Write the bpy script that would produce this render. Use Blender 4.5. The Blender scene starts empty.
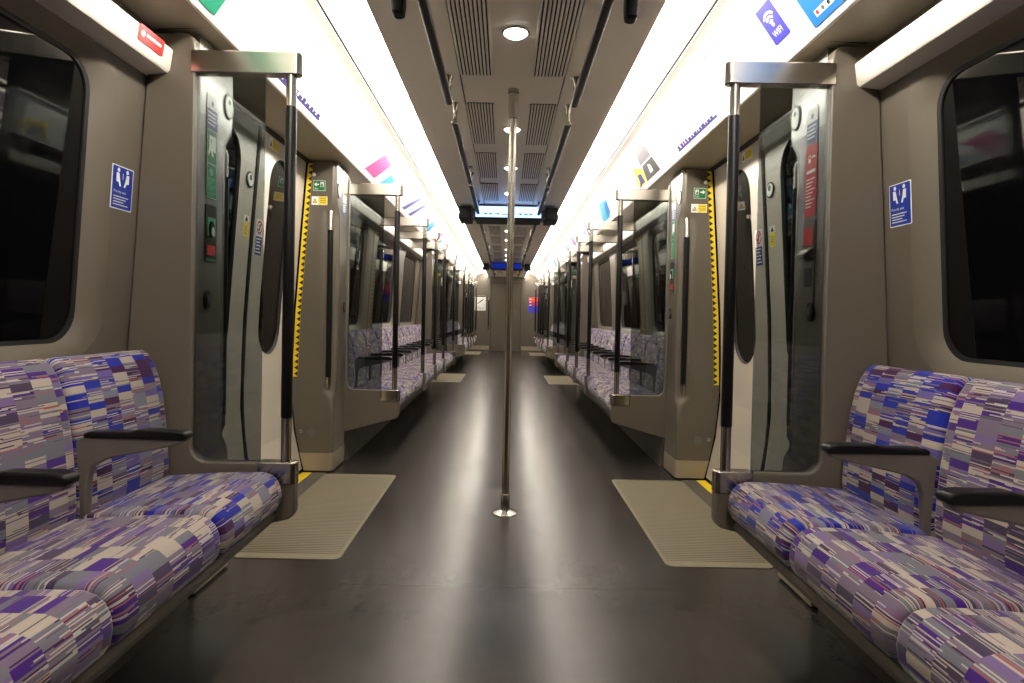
import bpy, bmesh, math, random
from mathutils import Vector
C = bpy.context.scene.collection
PI = math.pi
random.seed(4)

# ------------------------------------------------------------------ materials
def lin(c):
    def f(v):
        v /= 255.0
        return v / 12.92 if v <= 0.04045 else ((v + 0.055) / 1.055) ** 2.4
    return (f(c[0]), f(c[1]), f(c[2]), 1.0)

MATS = {}
def mat(name, rgb, rough=0.5, metal=0.0, spec=0.5, noise=0.0, nscale=8.0, bump=0.0, bscale=300.0, aniso=0.0):
    m = bpy.data.materials.new(name); m.use_nodes = True
    nt = m.node_tree; b = nt.nodes['Principled BSDF']
    b.inputs['Base Color'].default_value = lin(rgb)
    b.inputs['Roughness'].default_value = rough
    b.inputs['Metallic'].default_value = metal
    b.inputs['Specular IOR Level'].default_value = spec
    if noise or bump:
        tc = nt.nodes.new('ShaderNodeTexCoord')
        if noise:
            n = nt.nodes.new('ShaderNodeTexNoise'); n.inputs['Scale'].default_value = nscale; n.inputs['Detail'].default_value = 6
            nt.links.new(tc.outputs['Object'], n.inputs['Vector'])
            r = nt.nodes.new('ShaderNodeMapRange'); r.inputs['To Min'].default_value = max(0.02, rough - noise); r.inputs['To Max'].default_value = rough + noise
            nt.links.new(n.outputs['Fac'], r.inputs['Value']); nt.links.new(r.outputs['Result'], b.inputs['Roughness'])
        if bump:
            n = nt.nodes.new('ShaderNodeTexNoise'); n.inputs['Scale'].default_value = bscale
            nt.links.new(tc.outputs['Object'], n.inputs['Vector'])
            bp = nt.nodes.new('ShaderNodeBump'); bp.inputs['Strength'].default_value = bump; bp.inputs['Distance'].default_value = 0.001
            nt.links.new(n.outputs['Fac'], bp.inputs['Height']); nt.links.new(bp.outputs['Normal'], b.inputs['Normal'])
    MATS[name] = m
    return m

def emit(name, rgb, strength):
    m = bpy.data.materials.new(name); m.use_nodes = True
    nt = m.node_tree; nt.nodes.clear()
    e = nt.nodes.new('ShaderNodeEmission'); e.inputs['Color'].default_value = lin(rgb); e.inputs['Strength'].default_value = strength
    o = nt.nodes.new('ShaderNodeOutputMaterial'); nt.links.new(e.outputs[0], o.inputs[0])
    MATS[name] = m
    return m

LAMP = 52.0
M_wall = mat('wall_lining', (98, 90, 79), 0.40, bump=0.05)
M_pillar = mat('pillar_paint', (100, 93, 82), 0.27, bump=0.03)
M_ceil = mat('ceiling_panel', (228, 220, 208), 0.38)
M_under = mat('underseat_panel', (84, 77, 67), 0.5, noise=0.08)
M_white = mat('cove_panel', (232, 228, 220), 0.35)
M_fascia = mat('fascia_white', (232, 227, 216), 0.35)
M_silver = mat('gloss_pillar_paint', (100, 93, 82), 0.3)
M_silver.node_tree.nodes['Principled BSDF'].inputs['Coat Weight'].default_value = 1.0
M_silver.node_tree.nodes['Principled BSDF'].inputs['Coat Roughness'].default_value = 0.24
M_cover = mat('cove_cover', (170, 160, 146), 0.45)
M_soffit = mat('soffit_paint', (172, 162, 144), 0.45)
M_cream = mat('door_cream', (190, 182, 168), 0.3, noise=0.05)
M_steel = mat('brushed_steel', (172, 165, 154), 0.24, metal=1.0)
M_kick = mat('kick_plate_steel', (178, 166, 146), 0.5, metal=0.6)
M_chrome = mat('polished_steel', (205, 200, 192), 0.16, metal=1.0)
M_grey = mat('grey_plastic', (102, 95, 88), 0.42, bump=0.05)
M_black = mat('black_grip', (15, 14, 14), 0.36, spec=0.3)
M_case = mat('black_casing', (7, 7, 7), 0.5, spec=0.25)
M_rubber = mat('black_rubber', (14, 13, 13), 0.6)
M_dark = mat('dark_void', (10, 10, 10), 0.8)
M_pane = mat('dark_pane', (5, 5, 6), 0.03, spec=0.55)
M_doorpane = mat('door_pane', (9, 9, 9), 0.04, spec=0.6)
M_mat = mat('doorway_mat_rubber', (126, 117, 97), 0.6, bump=0.2, bscale=400)
M_matdark = mat('threshold_strip', (84, 79, 70), 0.55)
M_yellow = mat('safety_yellow', (238, 205, 30), 0.45)
M_blue = mat('notice_blue', (24, 52, 150), 0.35)
M_navy = mat('notice_navy', (44, 56, 124), 0.4)
M_green = mat('notice_green', (10, 112, 62), 0.4)
M_green2 = mat('pale_green', (90, 185, 140), 0.4)
M_red = mat('notice_red', (196, 40, 40), 0.4)
M_sign = mat('sign_white', (236, 236, 232), 0.4)
M_signyel = mat('sign_yellow', (236, 208, 50), 0.4)
M_ink = mat('ink_black', (22, 22, 24), 0.5)
M_grey2 = mat('ink_grey', (92, 90, 92), 0.5)
M_purple = mat('route_purple', (44, 30, 120), 0.4)
M_wifi = mat('wifi_blue', (58, 58, 205), 0.35)
M_sky = mat('advert_sky_blue', (30, 114, 200), 0.35)
M_teal = mat('advert_teal', (24, 130, 100), 0.35)
M_pink = mat('advert_pink', (178, 50, 120), 0.4)
M_magenta = mat('advert_magenta', (190, 30, 110), 0.4)
M_cyan = mat('advert_cyan', (40, 140, 170), 0.4)
M_lilac = mat('advert_lilac', (90, 70, 150), 0.4)
M_adgrey = mat('advert_grey', (58, 56, 55), 0.4)
M_orange = mat('advert_orange', (226, 90, 62), 0.4)
M_lamp = emit('lamp_diffuser', (255, 247, 235), LAMP)
M_down = emit('downlight_diffuser', (255, 246, 232), 9.0)
M_screen = emit('screen_lit', (150, 190, 255), 3.2)
M_screenink = emit('screen_ink', (70, 80, 110), 0.5)
M_screen2 = emit('screen_blue', (30, 60, 190), 0.5)

def glass_mat():
    m = bpy.data.materials.new('tinted_glass'); m.use_nodes = True
    nt = m.node_tree; nt.nodes.clear()
    t = nt.nodes.new('ShaderNodeBsdfTransparent'); t.inputs['Color'].default_value = (0.53, 0.555, 0.55, 1)
    g = nt.nodes.new('ShaderNodeBsdfGlossy'); g.inputs['Roughness'].default_value = 0.02; g.inputs['Color'].default_value = (0.9, 0.95, 0.95, 1)
    f = nt.nodes.new('ShaderNodeFresnel'); f.inputs['IOR'].default_value = 1.5
    mx = nt.nodes.new('ShaderNodeMixShader'); o = nt.nodes.new('ShaderNodeOutputMaterial')
    nt.links.new(f.outputs[0], mx.inputs[0]); nt.links.new(t.outputs[0], mx.inputs[1]); nt.links.new(g.outputs[0], mx.inputs[2])
    nt.links.new(mx.outputs[0], o.inputs[0])
    return m
M_glass = glass_mat()

def floor_mat():
    m = bpy.data.materials.new('floor_vinyl'); m.use_nodes = True
    nt = m.node_tree; N = nt.nodes; L = nt.links; b = N['Principled BSDF']
    tc = N.new('ShaderNodeTexCoord')
    def noise(scale, detail, stretch=(1, 1, 1)):
        mp = N.new('ShaderNodeMapping'); mp.inputs['Scale'].default_value = stretch
        L.new(tc.outputs['Object'], mp.inputs['Vector'])
        n = N.new('ShaderNodeTexNoise'); n.inputs['Scale'].default_value = scale; n.inputs['Detail'].default_value = detail
        L.new(mp.outputs[0], n.inputs['Vector']); return n
    a = noise(2.2, 8); c = noise(22, 9, (1.0, 0.45, 1)); d = noise(95, 7)
    cr = N.new('ShaderNodeValToRGB')
    cr.color_ramp.elements[0].position = 0.3; cr.color_ramp.elements[0].color = lin((50, 47, 44))
    cr.color_ramp.elements[1].position = 0.7; cr.color_ramp.elements[1].color = lin((64, 60, 56))
    mx = N.new('ShaderNodeMix'); mx.data_type = 'FLOAT'; mx.inputs[0].default_value = 0.25
    L.new(a.outputs['Fac'], mx.inputs[2]); L.new(c.outputs['Fac'], mx.inputs[3])
    L.new(mx.outputs[0], cr.inputs['Fac'])
    # faint transverse joint in the floor covering and a few long scuffs
    sp = N.new('ShaderNodeSeparateXYZ'); L.new(tc.outputs['Object'], sp.inputs[0])
    j = N.new('ShaderNodeMath'); j.operation = 'SUBTRACT'; j.inputs[1].default_value = 2.32; L.new(sp.outputs['Y'], j.inputs[0])
    j2 = N.new('ShaderNodeMath'); j2.operation = 'ABSOLUTE'; L.new(j.outputs[0], j2.inputs[0])
    j3 = N.new('ShaderNodeMath'); j3.operation = 'LESS_THAN'; j3.inputs[1].default_value = 0.004; L.new(j2.outputs[0], j3.inputs[0])
    ml = N.new('ShaderNodeMath'); ml.operation = 'MULTIPLY'; ml.inputs[1].default_value = 0.35; L.new(j3.outputs[0], ml.inputs[0])
    mc = N.new('ShaderNodeMix'); mc.data_type = 'RGBA'; mc.inputs[7].default_value = lin((28, 26, 24))
    L.new(ml.outputs[0], mc.inputs[0]); L.new(cr.outputs[0], mc.inputs[6]); L.new(mc.outputs[2], b.inputs['Base Color'])
    r = N.new('ShaderNodeMapRange'); r.inputs['From Min'].default_value = 0.3; r.inputs['From Max'].default_value = 0.7
    r.inputs['To Min'].default_value = 0.22; r.inputs['To Max'].default_value = 0.26
    L.new(mx.outputs[0], r.inputs['Value']); L.new(r.outputs[0], b.inputs['Roughness'])
    bp = N.new('ShaderNodeBump'); bp.inputs['Strength'].default_value = 0.16; bp.inputs['Distance'].default_value = 0.002
    L.new(d.outputs['Fac'], bp.inputs['Height']); L.new(bp.outputs[0], b.inputs['Normal'])
    b.inputs['Specular IOR Level'].default_value = 0.30
    return m
M_floor = floor_mat()

def moquette(name, ramp, accents, seed):
    dim = lambda st_: [(p, tuple(v * 0.73 for v in c)) for p, c in st_]
    ramp, accents = dim(ramp), dim(accents)
    """woven moquette: columns of short blocks, each block striped along the weave"""
    m = bpy.data.materials.new(name); m.use_nodes = True
    nt = m.node_tree; N = nt.nodes; L = nt.links; b = N['Principled BSDF']
    uv = N.new('ShaderNodeUVMap'); uv.uv_map = 'UVMap'
    sp = N.new('ShaderNodeSeparateXYZ'); L.new(uv.outputs[0], sp.inputs[0])
    def math_(op, a, bb=None, c=None):
        n = N.new('ShaderNodeMath'); n.operation = op
        for i, v in enumerate((a, bb, c)):
            if v is None: continue
            if isinstance(v, (int, float)): n.inputs[i].default_value = v
            else: L.new(v, n.inputs[i])
        return n.outputs[0]
    oi = N.new('ShaderNodeObjectInfo')
    rnd = math_('FLOOR', math_('MULTIPLY', oi.outputs['Random'], 97.0))
    u, v = sp.outputs['X'], sp.outputs['Y']
    col = math_('FLOOR', math_('DIVIDE', u, 0.068))
    colr = math_('ADD', col, math_('ADD', rnd, float(seed)))
    off = math_('MULTIPLY', math_('MODULO', math_('ADD', col, 40.0), 3.0), 0.0135)
    vv = math_('ADD', v, off)
    row = math_('FLOOR', math_('DIVIDE', vv, 0.0215))
    thin = math_('FLOOR', math_('DIVIDE', vv, 0.0031))
    def white(a, bb, c):
        cb = N.new('ShaderNodeCombineXYZ')
        for i, q in enumerate((a, bb, c)):
            if isinstance(q, (int, float)): cb.inputs[i].default_value = q
            else: L.new(q, cb.inputs[i])
        w = N.new('ShaderNodeTexWhiteNoise'); w.noise_dimensions = '3D'; L.new(cb.outputs[0], w.inputs['Vector']); return w.outputs['Value']
    def ramp_(val, stops):
        r = N.new('ShaderNodeValToRGB'); r.color_ramp.interpolation = 'CONSTANT'
        els = r.color_ramp.elements
        while len(els) < len(stops): els.new(0.5)
        for e, (p, c) in zip(els, stops): e.position = p; e.color = lin(c)
        L.new(val, r.inputs['Fac']); return r.outputs['Color']
    cell = white(colr, row, 3.0)
    base = ramp_(cell, ramp)
    stripy = math_('GREATER_THAN', white(colr, row, 11.0), 0.40)
    half = math_('FLOOR', math_('DIVIDE', math_('ADD', u, math_('MULTIPLY', white(thin, rnd, 5.0), 0.2)), 0.11))
    st = white(thin, half, colr if False else 21.0)
    on = math_('MULTIPLY', math_('GREATER_THAN', st, 0.58), stripy)
    st2 = white(thin, half, 33.0)
    acc = ramp_(st2, accents)
    mx = N.new('ShaderNodeMix'); mx.data_type = 'RGBA'; L.new(on, mx.inputs[0]); L.new(base, mx.inputs[6]); L.new(acc, mx.inputs[7])
    L.new(mx.outputs[2], b.inputs['Base Color'])
    b.inputs['Roughness'].default_value = 0.85; b.inputs['Specular IOR Level'].default_value = 0.2
    b.inputs['Sheen Weight'].default_value = 0.25; b.inputs['Sheen Roughness'].default_value = 0.4
    tc = N.new('ShaderNodeTexCoord'); n = N.new('ShaderNodeTexNoise'); n.inputs['Scale'].default_value = 420
    L.new(tc.outputs['Object'], n.inputs['Vector'])
    bp = N.new('ShaderNodeBump'); bp.inputs['Strength'].default_value = 0.25; bp.inputs['Distance'].default_value = 0.001
    L.new(n.outputs['Fac'], bp.inputs['Height']); L.new(bp.outputs[0], b.inputs['Normal'])
    return m
CREAM, LILAC, PURPLE, PLUM = (224, 208, 192), (148, 130, 154), (82, 30, 150), (80, 20, 90)
M_priority = moquette('moquette_priority', [(0, (34, 50, 190)), (.30, CREAM), (.46, LILAC), (.62, (150, 152, 172)), (.76, PLUM), (.88, (128, 112, 190))],
                      [(0, CREAM), (.3, LILAC), (.52, (130, 134, 160)), (.7, PLUM), (.8, (196, 116, 108)), (.88, (228, 222, 214))], 0)
M_moquette = moquette('moquette_plain', [(0, PURPLE), (.21, CREAM), (.38, LILAC), (.58, (138, 138, 152)), (.76, (84, 66, 100)), (.87, (146, 122, 178))],
                      [(0, CREAM), (.28, LILAC), (.48, (112, 108, 124)), (.64, PLUM), (.76, (198, 112, 104)), (.84, (226, 220, 212))], 7)

# ------------------------------------------------------------------ mesh building
class MB:
    """collects geometry; local (x outward, y, z) -> world (s*x, y0 + f*y, z)"""
    def __init__(self, s=1, y0=0.0, f=1):
        self.s, self.y0, self.f = s, y0, f
        self.V, self.F, self.MI, self.UV = [], [], [], {}
    def v(self, p, uv=None):
        self.V.append((self.s * p[0], self.y0 + self.f * p[1], p[2]))
        if uv is not None: self.UV[len(self.V) - 1] = uv
        return len(self.V) - 1
    def face(self, idx, m=0):
        self.F.append(tuple(idx)); self.MI.append(m)
    def quad(self, a, b, c, d, m=0):
        self.face([self.v(p) for p in (a, b, c, d)], m)
    def box(self, x0, x1, y0, y1, z0, z1, m=0):
        i = [self.v((x, y, z)) for x in (x0, x1) for y in (y0, y1) for z in (z0, z1)]
        for q in ((0, 1, 3, 2), (4, 6, 7, 5), (0, 4, 5, 1), (2, 3, 7, 6), (0, 2, 6, 4), (1, 5, 7, 3)):
            self.face([i[k] for k in q], m)
    def loft(self, rings, m=0, caps=True, closed=True):
        ids = [[self.v(p) for p in r] for r in rings]
        n = len(rings[0])
        for a, b in zip(ids, ids[1:]):
            for k in range(n if closed else n - 1):
                self.face((a[k], a[(k + 1) % n], b[(k + 1) % n], b[k]), m)
        if caps and closed:
            self.face(ids[0][::-1], m); self.face(ids[-1], m)
    def prism(self, poly, axis, a, b, m=0):
        def P(q, t): return {'x': (t, q[0], q[1]), 'y': (q[0], t, q[1]), 'z': (q[0], q[1], t)}[axis]
        self.loft([[P(q, a) for q in poly], [P(q, b) for q in poly]], m)
    def strip(self, prof, y0, y1, ny=1, m=0):
        """open profile of (x, z) swept along y"""
        ys = [y0 + (y1 - y0) * k / ny for k in range(ny + 1)]
        self.loft([[(x, y, z) for x, z in prof] for y in ys], m, caps=False, closed=False)
    def tube(self, pts, r, n=14, m=0, caps=True):
        pts = [Vector(p) for p in pts]; rings = []
        up = None
        for i, p in enumerate(pts):
            d = (pts[min(i + 1, len(pts) - 1)] - pts[max(i - 1, 0)]).normalized()
            if up is None or abs(up.dot(d)) > 0.98:
                up = Vector((1, 0, 0)) if abs(d.x) < 0.9 else Vector((0, 1, 0))
            a = d.cross(up).normalized(); b2 = d.cross(a).normalized(); up = -b2 if False else up
            rr = r[i] if isinstance(r, (list, tuple)) else r
            rings.append([p + a * rr * math.cos(2 * PI * k / n) + b2 * rr * math.sin(2 * PI * k / n) for k in range(n)])
        self.loft(rings, m, caps)
    def lathe(self, c, prof, n=24, m=0):
        """profile of (radius, z) about a vertical axis at c"""
        rings = [[(c[0] + r * math.cos(2 * PI * k / n), c[1] + r * math.sin(2 * PI * k / n), z) for k in range(n)] for r, z in prof]
        self.loft(rings, m)
    def disc(self, c, r, t, axis='x', n=24, m=0, ry=None):
        """short cylinder centred at c, thickness t along the axis"""
        ry = ry or r; rings = []
        for d in (0, t):
            ring = []
            for k in range(n):
                a, b = r * math.cos(2 * PI * k / n), ry * math.sin(2 * PI * k / n)
                ring.append({'x': (c[0] + d, c[1] + a, c[2] + b), 'y': (c[0] + a, c[1] + d, c[2] + b), 'z': (c[0] + a, c[1] + b, c[2] + d)}[axis])
            rings.append(ring)
        self.loft(rings, m)
    def build(self, name, mats, parent=None, org=(0, 0, 0), bevel=0.0, sharp=35, segs=2):
        me = bpy.data.meshes.new(name)
        me.from_pydata([(a - org[0], b - org[1], c - org[2]) for a, b, c in self.V], [], self.F)
        for m in (mats if isinstance(mats, (list, tuple)) else [mats]): me.materials.append(m)
        for p, mi in zip(me.polygons, self.MI): p.material_index = mi
        if self.UV:
            l = me.uv_layers.new(name='UVMap')
            for lp in me.loops: l.data[lp.index].uv = self.UV.get(lp.vertex_index, (0, 0))
        bm = bmesh.new(); bm.from_mesh(me)
        bmesh.ops.recalc_face_normals(bm, faces=bm.faces); bm.to_mesh(me); bm.free()
        me.shade_smooth(); me.set_sharp_from_angle(angle=math.radians(sharp))
        o = bpy.data.objects.new(name, me); C.objects.link(o)
        if parent is None: o.location = org
        else: o.parent = parent
        if bevel:
            b = o.modifiers.new('edge', 'BEVEL'); b.width = bevel; b.segments = segs; b.limit_method = 'ANGLE'; b.angle_limit = math.radians(40)
        return o

def thing(name, label, cat, loc=(0, 0, 0), group=None):
    o = bpy.data.objects.new(name, None); C.objects.link(o); o.location = loc; o.empty_display_size = 0.1
    return tag(o, label, cat, group, 'thing')
def tag(o, label, cat, group=None, kind=None):
    o['label'] = label; o['category'] = cat
    if group: o['group'] = group
    if kind: o['kind'] = kind
    return o
def struct(o, label, cat):
    return tag(o, label, cat, None, 'structure')
def copy_tree(o, parent=None):
    c = o.copy(); C.objects.link(c)
    if parent is not None: c.parent = parent
    for ch in list(o.children): copy_tree(ch, c)
    return c
def rrect(x0, x1, y0, y1, r, n=6):
    pts = []
    for cx, cy, a0 in ((x1 - r, y1 - r, 0), (x0 + r, y1 - r, PI / 2), (x0 + r, y0 + r, PI), (x1 - r, y0 + r, 1.5 * PI)):
        for k in range(n + 1):
            a = a0 + PI / 2 * k / n
            pts.append((cx + r * math.cos(a), cy + r * math.sin(a)))
    return pts
def lerp_tab(tab, z):
    if z <= tab[0][0]: return tab[0][1]
    for (a, b), (c, d) in zip(tab, tab[1:]):
        if z <= c: return b + (d - b) * (z - a) / (c - a)
    return tab[-1][1]
def holed_sheet(mb, X, ya, yb, z0, z1, hole, nz=5, m=0):
    """sheet x = X(z) over y in [ya, yb], z in [z0, z1] with a rounded-rectangle hole"""
    h0, h1, k0, k1, r = hole
    def hw(z):
        e = 0.0
        if z < k0 + r: e = r - math.sqrt(max(0, r * r - (k0 + r - z) ** 2))
        elif z > k1 - r: e = r - math.sqrt(max(0, r * r - (z - (k1 - r)) ** 2))
        return h0 + e, h1 - e
    arc = [r * (1 - math.cos(PI / 2 * k / 6)) for k in range(7)]
    low = [z0 + (k0 - z0) * k / 3 for k in range(4)]
    mid = [k0 + a for a in arc] + [k0 + r + (k1 - k0 - 2 * r) * k / nz for k in range(1, nz)] + [k1 - a for a in arc[::-1]]
    top = [k1 + (z1 - k1) * k / 3 for k in range(4)]
    for zs in (low, top):
        for a, b in zip(zs, zs[1:]):
            for p, q in ((ya, h0 + r), (h0 + r, h1 - r), (h1 - r, yb)):
                mb.quad((X(a), p, a), (X(a), q, a), (X(b), q, b), (X(b), p, b), m)
    for a, b in zip(mid, mid[1:]):
        (la, ra), (lb, rb) = hw(a), hw(b)
        mb.quad((X(a), ya, a), (X(a), la, a), (X(b), lb, b), (X(b), ya, b), m)
        mb.quad((X(a), ra, a), (X(a), yb, a), (X(b), yb, b), (X(b), rb, b), m)
def frame_loft(mb, X, loops, m=0):
    """loops: list of (rrect args, depth)"""
    mb.loft([[(X(z) + d, y, z) for y, z in rrect(*a)] for a, d in loops], m, caps=False)
def pane(mb, X, args, d, m=0):
    ring = rrect(*args); c = (sum(p[0] for p in ring) / len(ring), sum(p[1] for p in ring) / len(ring))
    rings = [[(X(c[1] + (z - c[1]) * k) + d, c[0] + (y - c[0]) * k, c[1] + (z - c[1]) * k) for y, z in ring] for k in (1, 0.66, 0.33, 0.02)]
    mb.loft(rings, m, caps=False); 

# ---- flat signs: polygons in (u, v) metres, layered on a thin plate
TEXTS = {}
def text_poly(txt, size):
    key = (txt, size)
    if key not in TEXTS:
        cu = bpy.data.curves.new('lettering', 'FONT'); cu.body = txt; cu.size = size; cu.align_x = 'CENTER'; cu.align_y = 'CENTER'; cu.resolution_u = 3
        cu.fill_mode = 'FRONT'
        o = bpy.data.objects.new('lettering', cu); C.objects.link(o)
        bpy.context.view_layer.update()
        dg = bpy.context.evaluated_depsgraph_get(); e = o.evaluated_get(dg); me = e.to_mesh()
        TEXTS[key] = ([tuple(v.co[:2]) for v in me.vertices], [tuple(p.vertices) for p in me.polygons])
        e.to_mesh_clear(); bpy.data.objects.remove(o); bpy.data.curves.remove(cu)
    return TEXTS[key]
class Sign:
    def __init__(self, c, u, v, t=0.0015):
        self.c, self.u, self.v = Vector(c), Vector(u).normalized(), Vector(v).normalized()
        self.n = self.u.cross(self.v); self.t = t
        self.mb = MB(); self.mats = []; self.lay = 0
    def mi(self, m):
        if m not in self.mats: self.mats.append(m)
        return self.mats.index(m)
    def P(self, a, b, h): return tuple(self.c + self.u * a + self.v * b + self.n * h)
    def plate(self, poly, m):
        k = self.mi(m)
        self.mb.loft([[self.P(a, b, 0.0002) for a, b in poly], [self.P(a, b, self.t) for a, b in poly]], k)
        self.lay = 1; return self
    def poly(self, poly, m, h=None):
        k = self.mi(m); h = self.t + 0.0005 * (self.lay if h is None else h)
        self.mb.face([self.mb.v(self.P(a, b, h)) for a, b in poly], k); return self
    def rect(self, a0, a1, b0, b1, m, h=None): return self.poly([(a0, b0), (a1, b0), (a1, b1), (a0, b1)], m, h)
    def circ(self, a, b, r, m, h=None, n=20, ry=None):
        return self.poly([(a + r * math.cos(2 * PI * k / n), b + (ry or r) * math.sin(2 * PI * k / n)) for k in range(n)], m, h)
    def arc(self, a, b, r0, r1, t0, t1, m, h=None, n=10):
        A = [t0 + (t1 - t0) * k / n for k in range(n + 1)]
        return self.poly([(a + r1 * math.cos(t), b + r1 * math.sin(t)) for t in A] + [(a + r0 * math.cos(t), b + r0 * math.sin(t)) for t in A[::-1]], m, h)
    def text(self, txt, a, b, size, m, h=None, sx=1.0):
        k = self.mi(m); h = self.t + 0.0005 * (self.lay if h is None else h)
        vs, fs = text_poly(txt, size); base = len(self.mb.V)
        for x, y in vs: self.mb.v(self.P(a + x * sx, b + y, h))
        for f in fs: self.mb.face([base + i for i in f], k)
        return self
    def up(self): self.lay += 1; return self
    def build(self, name, parent=None, org=None):
        org = tuple(self.c) if org is None else org
        return self.mb.build(name, self.mats, parent, org)

SIDE = {-1: 'left', 1: 'right'}
ORD = ['first', 'second', 'third', 'fourth', 'fifth', 'sixth', 'seventh', 'eighth', 'ninth', 'tenth', 'eleventh', 'twelfth', 'thirteenth']
YB, YE = -2.64, 18.3                         # rear and far end of the saloon
BAY = [-0.24, 6.66, 13.56]                   # bay centres along the car
DOOR = [3.21, 10.11, 17.01]                  # doorway centres
BODY = [(0, 1.33), (.15, 1.368), (.35, 1.405), (.6, 1.42), (1.05, 1.405), (1.5, 1.375), (2.1, 1.332)]
xb = lambda z: lerp_tab(BODY, z)
WALL = [(0, 1.36), (.9, 1.358), (1.9, 1.298), (2.06, 1.292)]
xw = lambda z: lerp_tab(WALL, z)

# ------------------------------------------------------------------ setting
mb = MB(); mb.box(-1.45, 1.45, YB, YE, -0.05, 0.0)
struct(mb.build('floor', M_floor), 'dark grey vinyl floor running the length of the train carriage', 'floor')

mb = MB()
for s in (-1, 1):
    mb.s = s
    mb.strip([(0, 2.26), (.259, 2.26), (.259, 2.275)], YB, YE)
    mb.strip([(.267, 2.275), (.267, 2.259), (.40, 2.2575), (.570, 2.2545), (.5735, 2.258), (.5735, 2.365)], YB, YE)
    mb.strip([(.259, 2.275), (.267, 2.275)], YB, YE, m=1)
mb.s = 1
mb.box(-1.45, 1.45, YB, YE, 2.366, 2.40, 1)
struct(mb.build('ceiling', [M_ceil, M_dark]), 'taupe ceiling with two thin lengthwise grooves above the aisle', 'ceiling')

COVE = [(.803, 2.335), (.806, 2.314), (.850, 2.315), (.872, 2.311), (.884, 2.3035), (1.052, 2.068), (1.054, 2.064), (1.058, 2.060), (1.066, 2.059), (1.075, 2.064)]
n = 0
for s in (-1, 1):
    mb = MB(s); mb.strip(COVE, YB, YE); mb.strip([(.574, 2.362), (.64, 2.360), (.72, 2.352), (.77, 2.337), (.796, 2.322), (.797, 2.338)], YB, YE, m=1)
    mb.box(.7955, .8065, YB, YE, 2.3185, 2.336, 2)
    n += 1
    struct(mb.build('trim_%d' % n, [M_white, M_cover, M_dark]), 'white sloping cove panel carrying adverts along the %s side' % SIDE[s], 'cove panel')
    mb = MB(s)
    for d in DOOR:
        mb.strip([(1.075, 2.064), (1.10, 2.062), (1.318, 2.051), (1.318, 2.10)], d - 1.05, min(d + 1.05, YE))
    for c in BAY: mb.strip([(1.075, 2.064), (1.10, 2.062), (1.34, 2.055)], c - 2.4, c + 2.4)
    n += 1
    struct(mb.build('trim_%d' % n, M_soffit), 'beige soffit under the cove panel on the %s side' % SIDE[s], 'soffit')
    for k, c in enumerate(BAY):
        mb = MB(s)
        mb.prism([(1.211, 1.976), (1.203, 1.968), (1.213, 1.899), (1.222, 1.889), (1.345, 1.876), (1.345, 1.986)], 'y', c - 2.398, c + 2.398)
        n += 1
        struct(mb.build('trim_%d' % n, M_fascia), 'white fascia rail above the windows in the %s bay on the %s side' % (('nearest', 'middle', 'farthest')[k], SIDE[s]), 'fascia')
    # black gasket over each pair of doors
    mb = MB(s)
    for d in DOOR: mb.box(1.312, 1.40, d - .74, d + .74, 2.036, 2.066)
    n += 1
    struct(mb.build('trim_%d' % n, M_rubber), 'black gasket along the top of the doors on the %s side' % SIDE[s], 'gasket')

WIN_N = 0
for s in (-1, 1):
    mb = MB(s)
    for c in BAY:
        for w in (-1.6, 0, 1.6):
            a, b = c + w - .8, c + w + .8
            y = c + w
            holed_sheet(mb, xw, a, b, .30, 2.056, (y - .64, y + .64, .895, 1.872, .15))
    wl = mb.build('wall_' + SIDE[s], M_wall)
    struct(wl, 'taupe side wall lining with rounded window openings, %s side' % SIDE[s], 'wall')
    for ci, c in enumerate(BAY):
        for w in (-1.6, 0, 1.6):
            y = c + w; WIN_N += 1
            o = bpy.data.objects.new('window_%d' % WIN_N, None); C.objects.link(o); o.location = (s * 1.33, y, .94)
            struct(o, 'dark train window, %s of the %s bay on the %s side' % ({-1.6: 'near one', 0: 'middle one', 1.6: 'far one'}[w], ('nearest', 'middle', 'farthest')[ci], SIDE[s]), 'window')
            mb = MB(s)
            frame_loft(mb, xw, [((y - .64, y + .64, .895, 1.872, .15), 0), ((y - .612, y + .612, .907, 1.862, .14), .004), ((y - .57, y + .57, .93, 1.845, .12), .022), ((y - .55, y + .55, .945, 1.83, .10), .034)])
            mb.build('window_frame', M_wall, o, o.location)
            mb = MB(s)
            frame_loft(mb, xw, [((y - .551, y + .551, .944, 1.831, .10), .033), ((y - .538, y + .538, .957, 1.818, .09), .036), ((y - .538, y + .538, .957, 1.818, .09), .045)])
            mb.build('window_seal', M_rubber, o, o.location)
            mb = MB(s); pane(mb, xw, (y - .545, y + .545, .95, 1.825, .095), .041)
            mb.build('window_pane', M_pane, o, o.location)
    mb = MB(s)
    for c in BAY: mb.prism([(1.12, 0), (1.145, .30), (1.17, .335), (1.36, .335), (1.36, 0)], 'y', c - 2.36, c + 2.36)
    struct(mb.build('baseboard_' + SIDE[s], M_under), 'dark taupe casing under the seats on the %s side' % SIDE[s], 'casing')

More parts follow.
